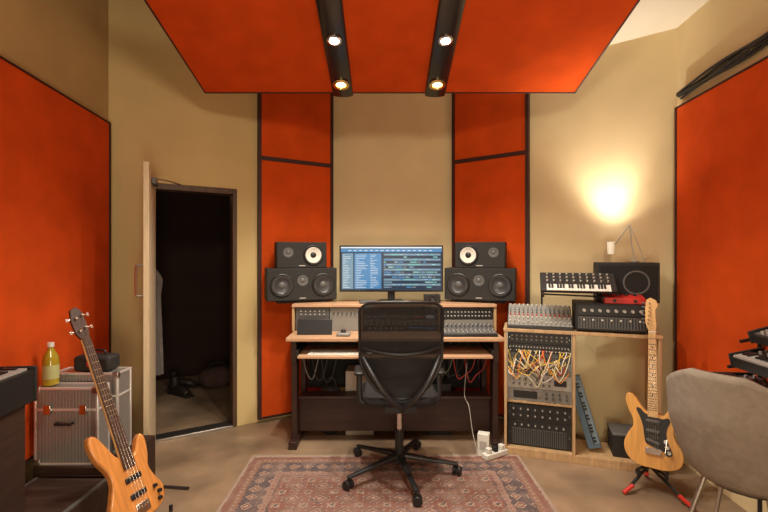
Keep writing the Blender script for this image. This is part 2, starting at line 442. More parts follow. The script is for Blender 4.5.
# ------------------------------------------------------------------ desk
e = thing('studio_desk', 'maple-topped studio desk with rack hutch and keyboard tray', 'desk', (.08, 3.1, 0))
b = B(); b.bx(-.79, .79, 0, .60, .78, .81, M_oak); b.obj('worktop', e, bevel=.006)
for s in (-1, 1):
    b = B(); b.bx(s*.74-.02, s*.74+.02, .06, .15, .04, .78, M_mahog); b.bx(s*.74-.02, s*.74+.02, .42, .49, .04, .78, M_mahog); b.bx(s*.74-.03, s*.74+.03, .0, .56, 0, .055, M_mahog); b.bx(s*.74-.02, s*.74+.02, .04, .5, .62, .779, M_mahog)
    b.obj('leg_frame', e, bevel=.004)
b = B(); b.bx(-.718, .718, .14, .19, .08, .33, M_mahog); b.bx(-.718, .718, .10, .24, .332, .352, M_mahog); b.obj('crossbar', e, bevel=.005)
b = B(); b.bx(-.718, .718, .50, .515, .30, .76, M_blackm); b.obj('modesty_panel', e)
b = B(); b.bx(-.70, .70, -.03, .33, .665, .683, M_oak); b.bx(-.715, -.70, .0, .33, .66, .72, M_black); b.bx(.70, .715, .0, .33, .66, .72, M_black); b.obj('keyboard_tray', e, bevel=.003)
b = B()
b.bx(-.80, .80, .25, .60, 1.0, 1.022, M_oak)
b.bx(-.80, -.78, .26, .59, .8105, 1.0, M_oakv); b.bx(.78, .80, .26, .59, .8105, 1.0, M_oakv)
b.bx(-.26, -.245, .26, .59, .8105, 1.0, M_oakv); b.bx(.345, .36, .26, .59, .8105, 1.0, M_oakv)
b.bx(-.78, .78, .585, .595, .8105, 1.0, M_mahog)
b.obj('hutch', e, bevel=.003)

def rack(name, label, cat, loc, rz, w, h, d, face, knobs=(), leds=(), extra=None, group=None, knobm=None, kr=.009):
    e = thing(name, label, cat, loc, rz, group=group)
    b = B(); b.bx(0, w, .006, d, 0, h, M_black); b.obj('housing', e, bevel=.002)
    b = B(); b.bx(0, w, 0, .0055, 0, h, face)
    for xx in (.012, w-.012):
        b.cyl((xx, -.002, h/2), (xx, .002, h/2), .004, M_chrome, seg=8)
    b.obj('faceplate', e, bevel=.001)
    if knobs:
        k = B(); k.cyl((0, 0, 0), (0, -.016, 0), kr, knobm or M_lgrey, r1=kr*.8, seg=12); k.bx(-.001, .001, -.0175, -.012, 0, kr*.8, M_white)
        ko = k.obj('knob', e, loc=(knobs[0][0], 0, knobs[0][1])); reps(ko, [(x, 0, z) for x, z in knobs[1:]])
    if leds:
        k = B(); k.box((0, -.001, 0), (.006, .003, .006), leds[0][2]); ko = k.obj('indicator_light', e, loc=(leds[0][0], 0, leds[0][1])); reps(ko, [(l[0], 0, l[1]) for l in leds[1:]])
    if extra:
        b = B(); extra(b); b.obj('display', e)
    return e
def kgrid(x0, x1, nx, z0, z1, nz):
    return [(x0+(x1-x0)*i/max(1, nx-1), z0+(z1-z0)*j/max(1, nz-1)) for j in range(nz) for i in range(nx)]
def dsp(x0, x1, z0, z1, m):
    return lambda b: b.bx(x0, x1, -.002, 0, z0, z1, m)
rack('tape_echo', 'black echo unit with small knobs in the desk hutch', 'rack unit', (-.69, 3.375, .8115), 0, .26, .18, .25, M_grey, kgrid(.04, .22, 6, .13, .155, 2), kr=.006)
rack('power_conditioner', 'plain grey box unit with a few switches in the desk hutch', 'rack unit', (-.425, 3.375, .8115), 0, .235, .18, .25, M_mgrey, kgrid(.03, .20, 6, .14, .14, 1), knobm=M_black, kr=.007)
rack('audio_interface', 'black rack audio interface with silver knobs and blue meters', 'rack unit', (-.16, 3.37, .8115), 0, .58, .044, .25, M_black, kgrid(.05, .30, 7, .022, .022, 1), [(.36+.02*i, .028, M_led) for i in range(6)], dsp(.49, .55, .012, .032, M_scrb))
rack('preamp', 'grey rack preamp with rows of small dark knobs', 'rack unit', (-.16, 3.37, .857), 0, .58, .044, .25, M_mgrey, kgrid(.04, .52, 12, .022, .022, 1), knobm=M_black)
rack('compressor', 'black rack compressor with knobs and lit meters', 'rack unit', (-.16, 3.37, .9025), 0, .58, .044, .25, M_grey, kgrid(.04, .36, 8, .022, .022, 1), [(.40+.018*i, .02, M_ledr) for i in range(4)], dsp(.49, .55, .010, .034, M_scrl))
rack('equalizer', 'dark rack equalizer with two rows of knobs', 'rack unit', (-.16, 3.37, .948), 0, .58, .046, .25, M_black, kgrid(.04, .54, 12, .014, .032, 2), kr=.006)
rack('tube_compressor', 'grey rack compressor with large black knobs in the hutch', 'rack unit', (.445, 3.375, .8115), 0, .41, .088, .25, M_mgrey, kgrid(.05, .36, 6, .045, .045, 1), knobm=M_black, kr=.014)
rack('patchbay', 'black patchbay with rows of sockets in the hutch', 'rack unit', (.445, 3.375, .901), 0, .41, .09, .25, M_black, kgrid(.03, .38, 14, .03, .06, 2), knobm=M_lgrey, kr=.006)

def mixer(name, label, loc, rz, w, d, tilt, face, ncol, nrow, knobcols, fader=True):
    e = thing(name, label, 'mixing console', loc, rz)
    t = math.radians(tilt); H = d*math.sin(t); D = d*math.cos(t)
    b = B(); b.prism([(0, 0), (D, 0), (D, H+.02), (0, .02)], 0, w, M_black, axis='x'); b.obj('chassis', e, bevel=.003)
    Mt = Matrix.Translation((0, 0, .0205)) @ Euler((t, 0, 0)).to_matrix().to_4x4()
    b = B(); b.bx(.006, w-.006, .006, d-.006, 0, .003, face)
    po = b.obj('control_panel', e); po.matrix_local = Mt
    z0 = .36 if fader else .08
    protos = []
    for m in knobcols:
        k = B(); k.cyl((0, 0, .003), (0, 0, .014), .0058, m, r1=.0045, seg=10); protos.append(k.obj('knob', e))
    used = set()
    for i in range(ncol):
        for j in range(nrow):
            x = .02+(w-.04)*i/(ncol-1); y = d*(z0+(.93-z0)*j/(nrow-1)); q = j % len(protos)
            o = protos[q] if q not in used else protos[q].copy()
            if q in used: col.objects.link(o)
            used.add(q); o.matrix_local = Mt @ Matrix.Translation((x, y, 0))
    if fader:
        k = B(); k.box((0, 0, .007), (.009, .014, .010), M_lgrey); k.bx(-.001, .001, -.045, .045, .003, .0035, M_black); fo = k.obj('fader', e); first = True
        for i in range(ncol):
            o = fo if first else fo.copy()
            if not first: col.objects.link(o)
            first = False
            o.matrix_local = Mt @ Matrix.Translation((.02+(w-.04)*i/(ncol-1), d*(.12+.08*random.random()), 0))
    return e
mixer('control_surface', 'black fader controller with small knobs on the desk', (.43, 3.13, .8105), 0, .40, .21, 10, M_grey, 12, 4, [M_lgrey, M_grey, M_black])
e = thing('tablet', 'black tablet display leaning on the desk', 'tablet', (-.52, 3.2, .8105), 0)
b = B(); b.box((0, .03, .055), (.26, .012, .115), M_black, rot=(-.25, 0, 0)); b.obj('body', e, bevel=.003)
b = B(); b.box((0, .0225, .0535), (.235, .002, .095), M_tab, rot=(-.25, 0, 0)); b.obj('screen', e)
b = B(); b.box((0, .06, .04), (.1, .006, .09), M_black, rot=(.5, 0, 0)); b.obj('prop_stand', e)
e = thing('trackball', 'small grey trackball on the desk beside the tablet', 'mouse', (-.30, 3.18, .8105))
b = B(); b.bx(-.05, .05, -.04, .05, 0, .025, M_mgrey); b.obj('base', e, bevel=.01)
b = B(); b.ball((0, 0, .03), .02, M_black); b.obj('ball', e)
def small_keyboard(name, label, loc, w, d):
    e = thing(name, label, 'computer keyboard', loc, 0)
    b = B(); b.bx(0, w, 0, d, 0, .012, M_white); b.obj('base', e, bevel=.003)
    b = B()
    for j in range(5):
        for i in range(15): b.box((.012+(w-.024)*(i+.5)/15, .01+(d-.02)*(j+.5)/5, .0135), ((w-.024)/15-.003, (d-.02)/5-.003, .004), M_lgrey)
    b.obj('keycaps', e)
small_keyboard('computer_keyboard', 'white computer keyboard on the pull-out tray', (-.55, 3.09, .6835), .38, .14)
e = thing('computer_mouse', 'pale computer mouse on the pull-out tray', 'mouse', (-.10, 3.14, .6835))
b = B(); b.ball((0, 0, .012), (.03, .05, .018), M_white, 16); b.obj('mouse_body', e)
b = B(); b.cyl((-.004, -.025, .026), (.004, -.025, .026), .007, M_grey, seg=10); b.obj('scroll_wheel', e)
e = thing('cardboard_box', 'small pale cardboard box standing under the desk', 'box', (-.30, 3.36, 0))
b = B(); b.bx(0, .22, 0, .2, 0, .50, M_skin_paper); b.obj('box_body', e, bevel=.003)
b = B(); b.bx(.09, .13, -.0015, .2, .5005, .502, M_lgrey); b.obj('packing_tape', e)
e = thing('cloth_bundle', 'dark crumpled cloth bag stuffed under the desk', 'bag', (-.42, 3.40, 0))
b = B(); b.surf(lambda u, v: Vector((.10*math.cos(2*pi*u)*(math.sin(pi*v)**.5)*(1+.1*math.sin(8*pi*u+4*v)), .08*math.sin(2*pi*u)*(math.sin(pi*v)**.5)*(1+.1*math.sin(6*pi*u)), .19-.19*math.cos(pi*v))), 30, 14, M_black2); b.obj('bag_body', e)
b = B(); b.tube([(-.04, 0, .37), (-.02, 0, .43), (.02, 0, .43), (.04, 0, .37)], .007, M_black); b.obj('bag_handle', e)

# ------------------------------------------------------------------ speakers
def woofer(e, x, z, r, cone, name='woofer'):
    b = B()
    b.lathe([(r*.80, -.002), (r*.86, .010), (r, .012), (r*1.08, .008), (r*1.10, 0)], (x, 0, z), M_black, axis=(0, -1, 0), seg=32)
    b.obj('surround', e)
    b = B(); b.lathe([(r*.86, .009), (r*.78, .010), (r*.70, .005), (r*.30, .0015)], (x, 0, z), cone, axis=(0, -1, 0), seg=32)
    b.lathe([(r*.32, .0015), (r*.24, .007), (r*.12, .0105), (0, .0115)], (x, 0, z), M_black if cone != M_conek else M_grey, axis=(0, -1, 0), seg=24)
    b.obj(name, e)
def speaker(name, label, loc, rz, w, h, d, drivers, group=None, tweet=()):
    e = thing(name, label, 'speaker', loc, rz, group=group)
    b = B(); b.bx(-w/2, w/2, 0, d, 0, h, M_black2); b.obj('cabinet', e, bevel=.006)
    for (x, z, r, c) in drivers: woofer(e, x, z, r, c)
    for (x, z, r) in tweet:
        b = B(); b.lathe([(r*2.0, 0), (r*2.0, .003), (r*1.2, .004), (r*.9, .001), (r*.6, .006), (0, .010)], (x, 0, z), M_grey, axis=(0, -1, 0), seg=24); b.obj('tweeter', e)
    b = B(); b.box((0, -.001, .02), (.05, .002, .008), M_lgrey); b.obj('badge', e)
    return e
def face_off(cx, cy, rz, d):
    a = math.radians(rz); return (cx+math.sin(a)*d, cy-math.cos(a)*d)
for s, cx, zz in ((1, -.69, 1.042), (-1, .80, 1.042)):
    rz = 20*s
    p = face_off(cx, 3.56, rz, .11)
    speaker('studio_monitor_speaker', 'wide black two-woofer studio monitor lying on the desk hutch', (p[0], p[1], zz), rz, .56, .26, .22,
            [(-.165, .125, .085, M_conek), (.165, .125, .085, M_conek)], 'main studio monitors', tweet=[(0, .16, .022), ])
    q = thing('isolation_pad', 'dark foam isolation pad under a studio speaker', 'foam pad', (cx, 3.56, 1.0225), rz, group='isolation pads')
    b = B(); b.bx(-.2*1, .2, -.09, .09, 0, .019, M_blackm)
    b.obj('foam_block', q, bevel=.004)
    q2 = face_off(cx, 3.55, rz, .09)
    speaker('bookshelf_speaker', 'small black speaker with white cone atop a larger monitor', (q2[0], q2[1], zz+.2605), rz, .40, .21, .19,
            [(.09*s, .105, .075, M_cone)], 'white-cone speakers', tweet=[(-.11*s, .125, .020)])

# ------------------------------------------------------------------ monitor
e = thing('computer_monitor', 'ultrawide black computer monitor showing blue audio software', 'monitor', (.06, 3.52, 1.022))
b = B(); b.bx(-.425, .425, 0, .035, .085, .465, M_black); b.obj('bezel', e, bevel=.005)
b = B()
x0, x1, z0, z1 = -.412, .412, .098, .453
b.bx(x0, x1, -.0012, 0, z0, z1, M_scr)
Y0, Y1 = -.0022, -.0013
b.bx(x0, x1, Y0, Y1, .441, .452, M_scrl)
b.bx(x0, x1, Y0, Y1, .410, .438, M_scrb)
b.bx(x0+.01, x0+.10, Y0, Y1, .11, .400, M_scrg2)
b.bx(x0+.11, x0+.33, Y0, Y1, .11, .400, M_scrb)
for k in range(20):
    zz = .118+k*.014
    b.bx(x0+.015, x0+.03+random.random()*.05, Y0-.001, Y0-.0001, zz, zz+.003, M_scrl)
    b.bx(x0+.12, x0+.14+random.random()*.08, Y0-.001, Y0-.0001, zz, zz+.003, M_scrl)
    b.bx(x0+.24, x0+.25+random.random()*.06, Y0-.001, Y0-.0001, zz, zz+.003, M_scrl)
for k in range(14):
    zz = .115+k*.0205
    b.bx(x0+.35, x1-.01, Y0, Y1, zz, zz+.016, M_scrg2 if k % 2 else M_scr)
    xx = x0+.35
    while xx < x1-.05:
        w = random.uniform(.015, .07)
        if random.random() < .55: b.bx(xx, min(xx+w, x1-.012), Y0-.001, Y0-.0001, zz+.003, zz+.013, random.choice([M_scrg, M_scrb, M_scrg2]))
        if random.random() < .3: b.bx(xx, min(xx+w*.6, x1-.012), Y0-.002, Y0-.0011, zz+.007, zz+.009, M_scrl)
        xx += w+.006
for k in range(16): b.bx(x0+.06+k*.044, x0+.085+k*.044, Y0-.001, Y0-.0001, .420, .425, M_scrl)
b.obj('screen', e)
b = B(); b.bx(-.03, .03, .03, .06, .01, .2, M_black); b.prism([(-.11, -.02), (.11, -.02), (.09, .16), (-.09, .16)], 0.0005, .012, M_black, axis='z'); b.obj('monitor_stand', e, bevel=.003)
e = thing('small_speaker', 'small black cube speaker beside the monitor stand', 'speaker', (.385, 3.42, 1.0225), 0)
b = B(); b.bx(-.065, .065, 0, .07, 0, .07, M_black2); b.obj('cabinet', e, bevel=.004); woofer(e, 0, .035, .024, M_conek)
e = thing('hard_drive', 'small black hard drive lying on the hutch shelf', 'hard drive', (-.12, 3.40, 1.0225), 8)
b = B(); b.bx(-.07, .07, 0, .08, 0, .022, M_grey); b.obj('enclosure', e, bevel=.003); b = B(); b.box((.05, -.001, .011), (.006, .002, .006), M_led); b.obj('indicator_light', e)

# ------------------------------------------------------------------ office chair
e = thing('office_chair', 'black mesh-back office chair on a five-star wheeled base', 'office chair', (.098, 2.76, .009), 2)
def bw(v):
    return .125+.125*math.sin(min(1, v/.42)*pi/2)
def backp(u, v, off=0.):
    U = u*2-1
    rr = 1.
    if v > .90: rr = math.sqrt(max(0, 1-((v-.90)/.10)**2))*.20+.80
    if v < .08: rr = math.sqrt(max(0, 1-((.08-v)/.08)**2))*.25+.75
    w = bw(v)*rr
    return Vector((U*w, -.235+.07*U*U+.035*math.sin(v*pi)-off-.05*v, .55+.575*v+.0*U-.014*U*U*(v > .5)))
b = B(); b.surf(lambda u, v: backp(u, v), 20, 28, M_mesh); b.obj('backrest', e)
b = B()
loop = [backp(0, k/16) for k in range(17)]+[backp(k/8, 1) for k in range(1, 8)]+[backp(1, 1-k/16) for k in range(17)]+[backp(1-k/8, 0) for k in range(1, 8)]
b.tube(loop, .009, M_black, closed=True, n=2, seg=8); b.obj('backrest_frame', e)
b = B()
b.tube([backp(.04, .40, .012), (-.16, -.28, .68), (-.08, -.295, .575), (0, -.26, .50), (0, -.12, .46)], .017, M_black, seg=10)
b.tube([backp(.96, .40, .012), (.16, -.28, .68), (.08, -.295, .575), (0, -.26, .50)], .017, M_black, seg=10)
b.tube([backp(.03, .50, .004), backp(.25, .47, .03), backp(.5, .46, .035), backp(.75, .47, .03), backp(.97, .50, .004)], .010, M_black, seg=8)
b.obj('back_support', e)
b = B()
b.surf(lambda u, v: Vector(((u*2-1)*.235*(1-.15*(abs(v*2-1)**4)), -.19+.45*v, .50+.018*(1-(u*2-1)**4)*(1-(v*2-1)**4)+.012*(u*2-1)**2)), 14, 14, M_seat); b.obj('seat', e, solid=.035)
b = B(); b.box((0, 0, .445), (.20, .24, .045), M_black); b.cyl((-.16, .02, .445), (-.10, .02, .445), .012, M_black); b.tube([(.1, .02, .445), (.2, .03, .44), (.25, .04, .43)], .006, M_black); b.obj('tilt_mechanism', e, bevel=.008)
b = B(); b.cyl((0, 0, .11), (0, 0, .28), .028, M_black); b.cyl((0, 0, .27), (0, 0, .43), .016, M_chrome); b.obj('gas_lift', e)
for s in (-1, 1):
    b = B(); b.tube([(s*.12, 0, .45), (s*.23, 0, .45), (s*.255, -.0, .50), (s*.255, 0, .64)], .014, M_black, seg=8, flat=1.3); b.obj('arm_support', e)
    b = B(); b.box((s*.258, .04, .65), (.06, .20, .022), M_black); b.obj('armrest', e, bevel=.010)
b = B(); b.cyl((0, 0, .075), (0, 0, .13), .045, M_black)
cast = []
for k in range(5):
    a = math.radians(-78+72*k); c, s = math.cos(a), math.sin(a)
    b.tube([(c*.03, s*.03, .115), (c*.19, s*.19, .092), (c*.365, s*.365, .070)], [.026, .024, .020, .018, .016], M_black, seg=10, flat=.7)
    cast.append((c*.368, s*.368, a))
b.obj('star_base', e)
for (x, y, a) in cast:
    b = B()
    b.cyl((0, 0, .04), (0, 0, .075), .008, M_black, seg=8)
    b.cyl((-.026, 0, .0275), (-.006, 0, .0275), .0275, M_black, seg=20); b.cyl((.006, 0, .0275), (.026, 0, .0275), .0275, M_black, seg=20)
    b.cyl((-.006, 0, .0275), (.006, 0, .0275), .01, M_grey, seg=12)
    b.obj('caster_wheel', e, loc=(x, y, 0), rot=(0, 0, a+random.uniform(-.8, .8)), bevel=.003)

# ------------------------------------------------------------------ right rack cabinet
CX, CY, CR = .85, 3.04, -17.9
u_ = Vector((math.cos(math.radians(CR)), math.sin(math.radians(CR)))); v_ = Vector((-u_.y, u_.x))
def cp(u, v, z=0.): q = Vector((CX, CY))+u_*u+v_*v; return (q.x, q.y, z)
e = thing('rack_cabinet', 'open plywood rack cabinet with two bays full of gear', 'cabinet', (CX, CY, 0), CR)
W = .975; Dp = .29
b = B(); b.bx(-.005, W, -.005, Dp, .868, .89, M_oakv); b.obj('top_board', e, bevel=.002)
b = B()
b.bx(0, .018, 0, Dp, 0, .867, M_oakv); b.bx(W-.023, W-.005, 0, Dp, 0, .867, M_oakv); b.bx(.445, .463, 0, Dp, 0, .867, M_oakv)
b.bx(.018, .445, 0, Dp, .03, .055, M_oakv); b.bx(.463, W-.023, 0, Dp, .03, .055, M_oakv)
b.bx(.018, .445, 0, .02, 0, .03, M_oakv); b.bx(.463, W-.023, 0, .02, 0, .03, M_oakv)
b.obj('carcass', e, bevel=.002)
b = B(); b.bx(.018, .445, .04, Dp, .36, .375, M_oakv); b.obj('shelf', e, bevel=.002)
cab = e
def rk(name, label, z, h, face, kn=(), ld=(), ex=None, km=None, kr=.008):
    p = cp(.022, .05, z); rack(name, label, 'rack unit', p, CR, .42, h, .22, face, kn, ld, ex, knobm=km, kr=kr)
def grille(b):
    b.bx(.03, .39, -.003, 0, .015, .125, M_grey)
    for i in range(30): b.bx(.033+i*.012, .039+i*.012, -.005, -.003, .018, .122, M_blackm)
rk('bass_amplifier', 'black amplifier with slotted grille front and knob row', .0555, .175, M_black, kgrid(.05, .37, 8, .15, .15, 1), (), grille, km=M_mgrey, kr=.007)
rk('guitar_preamp', 'charcoal rack preamp with row of knobs', .232, .120, M_black2, kgrid(.04, .38, 8, .04, .085, 2), kr=.007, km=M_mgrey)
rk('cassette_deck', 'silver rack deck with dark window and buttons', .3755, .088, M_mgrey, kgrid(.26, .39, 4, .03, .06, 2), (), dsp(.04, .20, .02, .07, M_black), km=M_black)
rk('tape_deck', 'pale cream rack unit with knob row and small display', .465, .10, M_lgrey, kgrid(.04, .28, 7, .03, .065, 2), (), dsp(.31, .39, .03, .07, M_tab), km=M_black, kr=.007)
rk('patchbay', 'cream-strip patchbay bristling with coloured patch cables', .567, .088, M_mgrey, kgrid(.02, .40, 20, .02, .06, 3), km=M_black, kr=.005)
rk('patchbay', 'dark patchbay bristling with coloured patch cables', .657, .060, M_grey, kgrid(.02, .40, 20, .014, .04, 2), km=M_black, kr=.005)
rk('patchbay', 'upper black patchbay bristling with coloured patch cables', .719, .060, M_black, kgrid(.02, .40, 20, .014, .04, 2), km=M_lgrey, kr=.005)
rk('line_mixer', 'black rack line mixer below the cabinet top', .781, .080, M_black, kgrid(.03, .39, 12, .03, .055, 2), kr=.006)
b = B(); b.bx(.0185, .0215, .045, .06, .376, .866, M_metal); b.obj('rack_rail', cab)
b = B(); b.bx(.4425, .4448, .045, .06, .376, .866, M_metal); b.obj('rack_rail', cab)
M_cream = mat('cable_cream', (.7, .6, .38), .5); M_cred = mat('cable_red', (.6, .04, .03), .5)
cmats = [M_yellow, M_white, M_cream, M_yellow, mat('cable_orange', (.75, .25, .04), .5), M_black, M_white, M_cream, M_cred, M_yellow]
cn = {0: 'yellow', 1: 'white', 2: 'cream', 3: 'yellow', 4: 'orange', 5: 'black', 6: 'white', 7: 'cream', 8: 'red', 9: 'yellow'}
for k in range(46):
    ua = random.uniform(.04, .42); ub = min(.43, max(.03, ua+random.choice([-1, 1])*random.uniform(.03, .20)))
    za = random.choice([.74, .68, .735, .64]); zb = random.choice([.62, .60, .67, .735])
    sag = random.uniform(.01, .09); zm = min(za, zb)-sag; o_ = random.uniform(-.035, .025); sk = random.uniform(.35, .65)
    c = k % 10
    P = [cp(ua, .033, za), cp(ua, -.005, za-.004), cp(ua+(ub-ua)*.25+random.uniform(-.015, .015), -.02+o_, (za+zm)/2), cp(ua+(ub-ua)*sk, -.02+o_, zm), cp(ua+(ub-ua)*.78+random.uniform(-.015, .015), -.02+o_, (zb+zm)/2), cp(ub, -.005, zb-.004), cp(ub, .033, zb)]
    b = B(); b.tube(P, .0028, cmats[c], seg=6, n=5)
    tl(b.obj('patch_cable'), f'{cn[c]} patch cable looping between patchbay sockets', 'cable', 'patch cables in the rack cabinet')
Mx = Matrix.Translation(cp(.555, .08, .075)) @ Matrix.Rotation(math.radians(CR), 4, 'Z') @ Matrix.Rotation(math.radians(-16), 4, 'Y')
e = thing('leaning_keyboard', 'slim blue-grey mini keyboard leaning upright inside the cabinet', 'keyboard', M=Mx)
b = B(); b.bx(0, .085, 0, .03, 0, .50, M_blue); b.obj('housing', e, bevel=.004)
M_bkey = mat('bluish_keys', (.20, .28, .34), .5)
b = B()
for i in range(20): b.bx(.045, .08, -.004, -.0005, .03+i*.022, .05+i*.022, M_bkey)
b.obj('keys', e)
b = B(); b.bx(.040, .046, -.007, -.0005, .03, .46, M_black)
for i in range(19):
    if i % 7 not in (2, 6): b.bx(.045, .064, -.008, -.0045, .045+i*.022, .057+i*.022, M_black)
b.obj('black_keys', e)
e = thing('storage_box', 'dark plastic storage box on the cabinet floor', 'box', cp(.70, .06, .0555), CR)
b = B(); b.bx(0, .22, 0, .2, 0, .14, M_black2); b.obj('bin', e, bevel=.006); b = B(); b.bx(-.004, .224, -.004, .204, .1405, .158, M_grey); b.obj('lid', e, bevel=.004)
# top-of-cabinet gear
mixer('mixing_desk', 'grey compact mixing desk with coloured knobs tilted up', cp(.02, .01, .8905), CR, .43, .24, 33, M_mgrey, 14, 6, [M_white, M_red, M_grey, M_blue, M_lgrey])
p = cp(.465, .0, .8905)
e = thing('amplifier_head', 'black amplifier head with silver knobs and mesh grille', 'amplifier', p, CR)
b = B(); b.bx(0, .435, 0, .25, .01, .195, M_black2); b.obj('cabinet', e, bevel=.006)
b = B(); b.bx(.015, .42, -.004, -.0005, .115, .18, M_black); b.obj('faceplate', e)
b = B(); b.bx(.015, .42, -.003, -.0005, .025, .105, M_grey)
for i in range(23): b.bx(.02+i*.0175, .027+i*.0175, -.005, -.003, .03, .10, M_black)
b.obj('grille', e)
k = B(); k.cyl((0, 0, 0), (0, -.018, 0), .011, M_lgrey, r1=.009, seg=14); ko = k.obj('knob', e, loc=(.05, -.004, .147)); reps(ko, [(.05+.048*i, -.004, .147) for i in range(1, 8)])
k = B(); k.box((0, 0, 0), (.010, .006, .010), M_white); ko = k.obj('button', e, loc=(.05, -.006, .085)); reps(ko, [(.05+.055*i, -.006, .085) for i in range(1, 7)])
k = B(); k.cyl((0, 0, 0), (0, 0, .0095), .012, M_blackm); ko = k.obj('foot', e, loc=(.03, .03, 0)); reps(ko, [(.40, .03, 0), (.03, .22, 0), (.40, .22, 0)])
e = thing('effects_pedal', 'flat red effects pedal box on the amplifier head', 'pedal', cp(.64, .005, 1.086), CR)
b = B(); b.prism([(0, 0), (.10, 0), (.10, .055), (0, .04)], 0, .24, M_red, axis='x'); b.obj('housing', e, bevel=.004)
k = B(); k.cyl((0, 0, 0), (0, 0, .014), .010, M_black); ko = k.obj('knob', e, loc=(.04, .06, .049)); reps(ko, [(.09, .06, .049), (.14, .06, .049), (.19, .06, .049)])
k = B(); k.cyl((0, 0, 0), (0, -.012, 0), .010, M_black); ko = k.obj('foot_switch', e, loc=(.06, 0, .02)); reps(ko, [(.18, 0, .02)])
# plain speaker by the wall with cloth front
e = thing('keyboard_speaker', 'dark boxy speaker cabinet with plain cloth front by the wall', 'speaker', cp(.80, .115, 1.086), CR)
b = B(); b.bx(-.19, .19, 0, .16, 0, .27, M_black2); b.obj('cabinet', e, bevel=.006)
b = B(); b.bx(-.17, .17, -.006, -.0005, .02, .25, M_blackm); b.obj('speaker_grille', e, bevel=.003)
b = B(); b.lathe([(.070, 0), (.072, .003), (.080, .003), (.082, 0)], (.05, -.006, .135), M_grey, axis=(0, -1, 0), seg=32); b.obj('ring', e)
# synth on stand above
e = thing('synthesizer', 'compact black synthesizer with white keys tilted on a stand', 'synthesizer', cp(.24, -.030, 1.150), CR)
Mt = Euler((math.radians(42), 0, 0)).to_matrix().to_4x4()
b = B(); b.bx(0, .47, 0, .175, 0, .025, M_black); q = b.obj('housing', e, bevel=.004); q.matrix_local = Mt
b = B()
for i in range(22): b.bx(.04+i*.0179, .0568+i*.0179, -.002, .058, .0255, .031, M_white)
q = b.obj('white_keys', e); q.matrix_local = Mt
b = B(); b.bx(.04, .43, .056, .062, .0255, .036, M_black)
for i in range(21):
    if i % 7 not in (2, 6): b.bx(.051+i*.0179, .063+i*.0179, .018, .058, .0315, .038, M_black)
q = b.obj('black_keys', e); q.matrix_local = Mt
k = B(); k.cyl((0, 0, 0), (0, 0, .014), .006, M_lgrey, seg=12); k0 = k.obj('knob', e); first = True
for i in range(10):
    for j in range(3):
        o_ = k0 if first else k0.copy()
        if not first: col.objects.link(o_)
        first = False; o_.matrix_local = Mt @ Matrix.Translation((.045+i*.042, .085+j*.032, .025))
e = thing('synthesizer_stand', 'slim black metal stand holding a synthesizer', 'stand', cp(.24, .0, 0), CR)
b = B()
b.tube([(.02, .262, .893), (.02, .262, 1.13), (.02, .1, 1.150), (.02, -.01, 1.125)], .007, M_black, smooth=False)
b.tube([(.40, .085, 1.093), (.40, .085, 1.125), (.40, -.01, 1.125)], .006, M_black, smooth=False)
b.tube([(.02, .04, 1.135), (.40, .04, 1.127)], .006, M_black, smooth=False)
b.obj('stand_frame', e)
# lamp by the wall
e = thing('desk_lamp', 'small articulated lamp with white cylinder shade lighting the wall', 'lamp', cp(.86, .20, 1.357), CR)
b = B(); b.cyl((0, 0, 0), (0, 0, .012), .028, M_lgrey); b.obj('lamp_base', e, bevel=.003)
b = B(); b.tube([(0, 0, .012), (-.02, 0, .13), (-.03, 0, .26)], .0045, M_lgrey, smooth=False); b.tube([(-.03, 0, .26), (-.11, .05, .13), (-.135, .07, .13)], .0045, M_lgrey, smooth=False); b.tube([(-.03, 0, .25), (.015, 0, .14), (.05, 0, .03), (.06, 0, .0)], .003, M_lgrey); b.obj('lamp_arm', e)
b = B(); b.lathe([(.0, 0), (.018, .002), (.022, .012), (.026, .09), (.023, .09), (.018, .012), (0, .006)], (-.135, .075, .055), M_shade); b.obj('lamp_shade', e)
b = B(); b.cyl((-.135, .075, .125), (-.135, .075, .14), .016, M_lampw); b.obj('lamp_bulb', e)
q = Vector(cp(.86, .20, 1.357)); r = u_*(-.135)+v_*.06
for (en, sz, dr, cc) in ((20, 120, (-.02, .02, 1), (1, .92, .78)), (52, 78, (-.05, .12, 1), (1, .93, .80))):
    L = bpy.data.lights.new('wall_lamp', 'SPOT'); L.energy = en; L.color = cc; L.spot_size = math.radians(sz); L.spot_blend = 1; L.shadow_soft_size = .03
    lo = bpy.data.objects.new('wall_lamp_light', L); col.objects.link(lo)
    lo.location = (q.x+r.x, q.y+r.y, 1.357+.155)
    lo.rotation_euler = (-Vector(dr)).to_track_quat('Z', 'Y').to_euler()

# ------------------------------------------------------------------ guitars
def frame_from(origin, zdir, facing, sc=1.):
    z = Vector(zdir).normalized(); f = Vector(facing); f = (f-z*f.dot(z)).normalized(); y = -f; x = y.cross(z)
    return Matrix(((x.x, y.x, z.x, origin[0]), (x.y, y.y, z.y, origin[1]), (x.z, y.z, z.z, origin[2]), (0, 0, 0, 1))) @ Matrix.Scale(sc, 4)
def outline(pts, n=5): return [(p.x, p.z) for p in catmull([(a, 0, c) for a, c in pts], n, True)]
strat = [(0, 0), (-.085, .008), (-.138, .055), (-.150, .12), (-.128, .18), (-.103, .225), (-.105, .27), (-.128, .32), (-.142, .375), (-.130, .412), (-.095, .40), (-.060, .348), (-.028, .318), (.03, .315), (.05, .305), (.080, .345), (.108, .368), (.130, .345), (.122, .285), (.103, .235), (.110, .18), (.138, .13), (.147, .08), (.128, .03), (.07, .003)]
Mg = frame_from((1.592, 2.54, .150), (.055, .10, 1), (-.70, -1, .05), 1.0)
e = thing('electric_guitar', 'honey-blonde electric guitar with maple neck and dark pickguard on a stand', 'guitar', M=Mg)
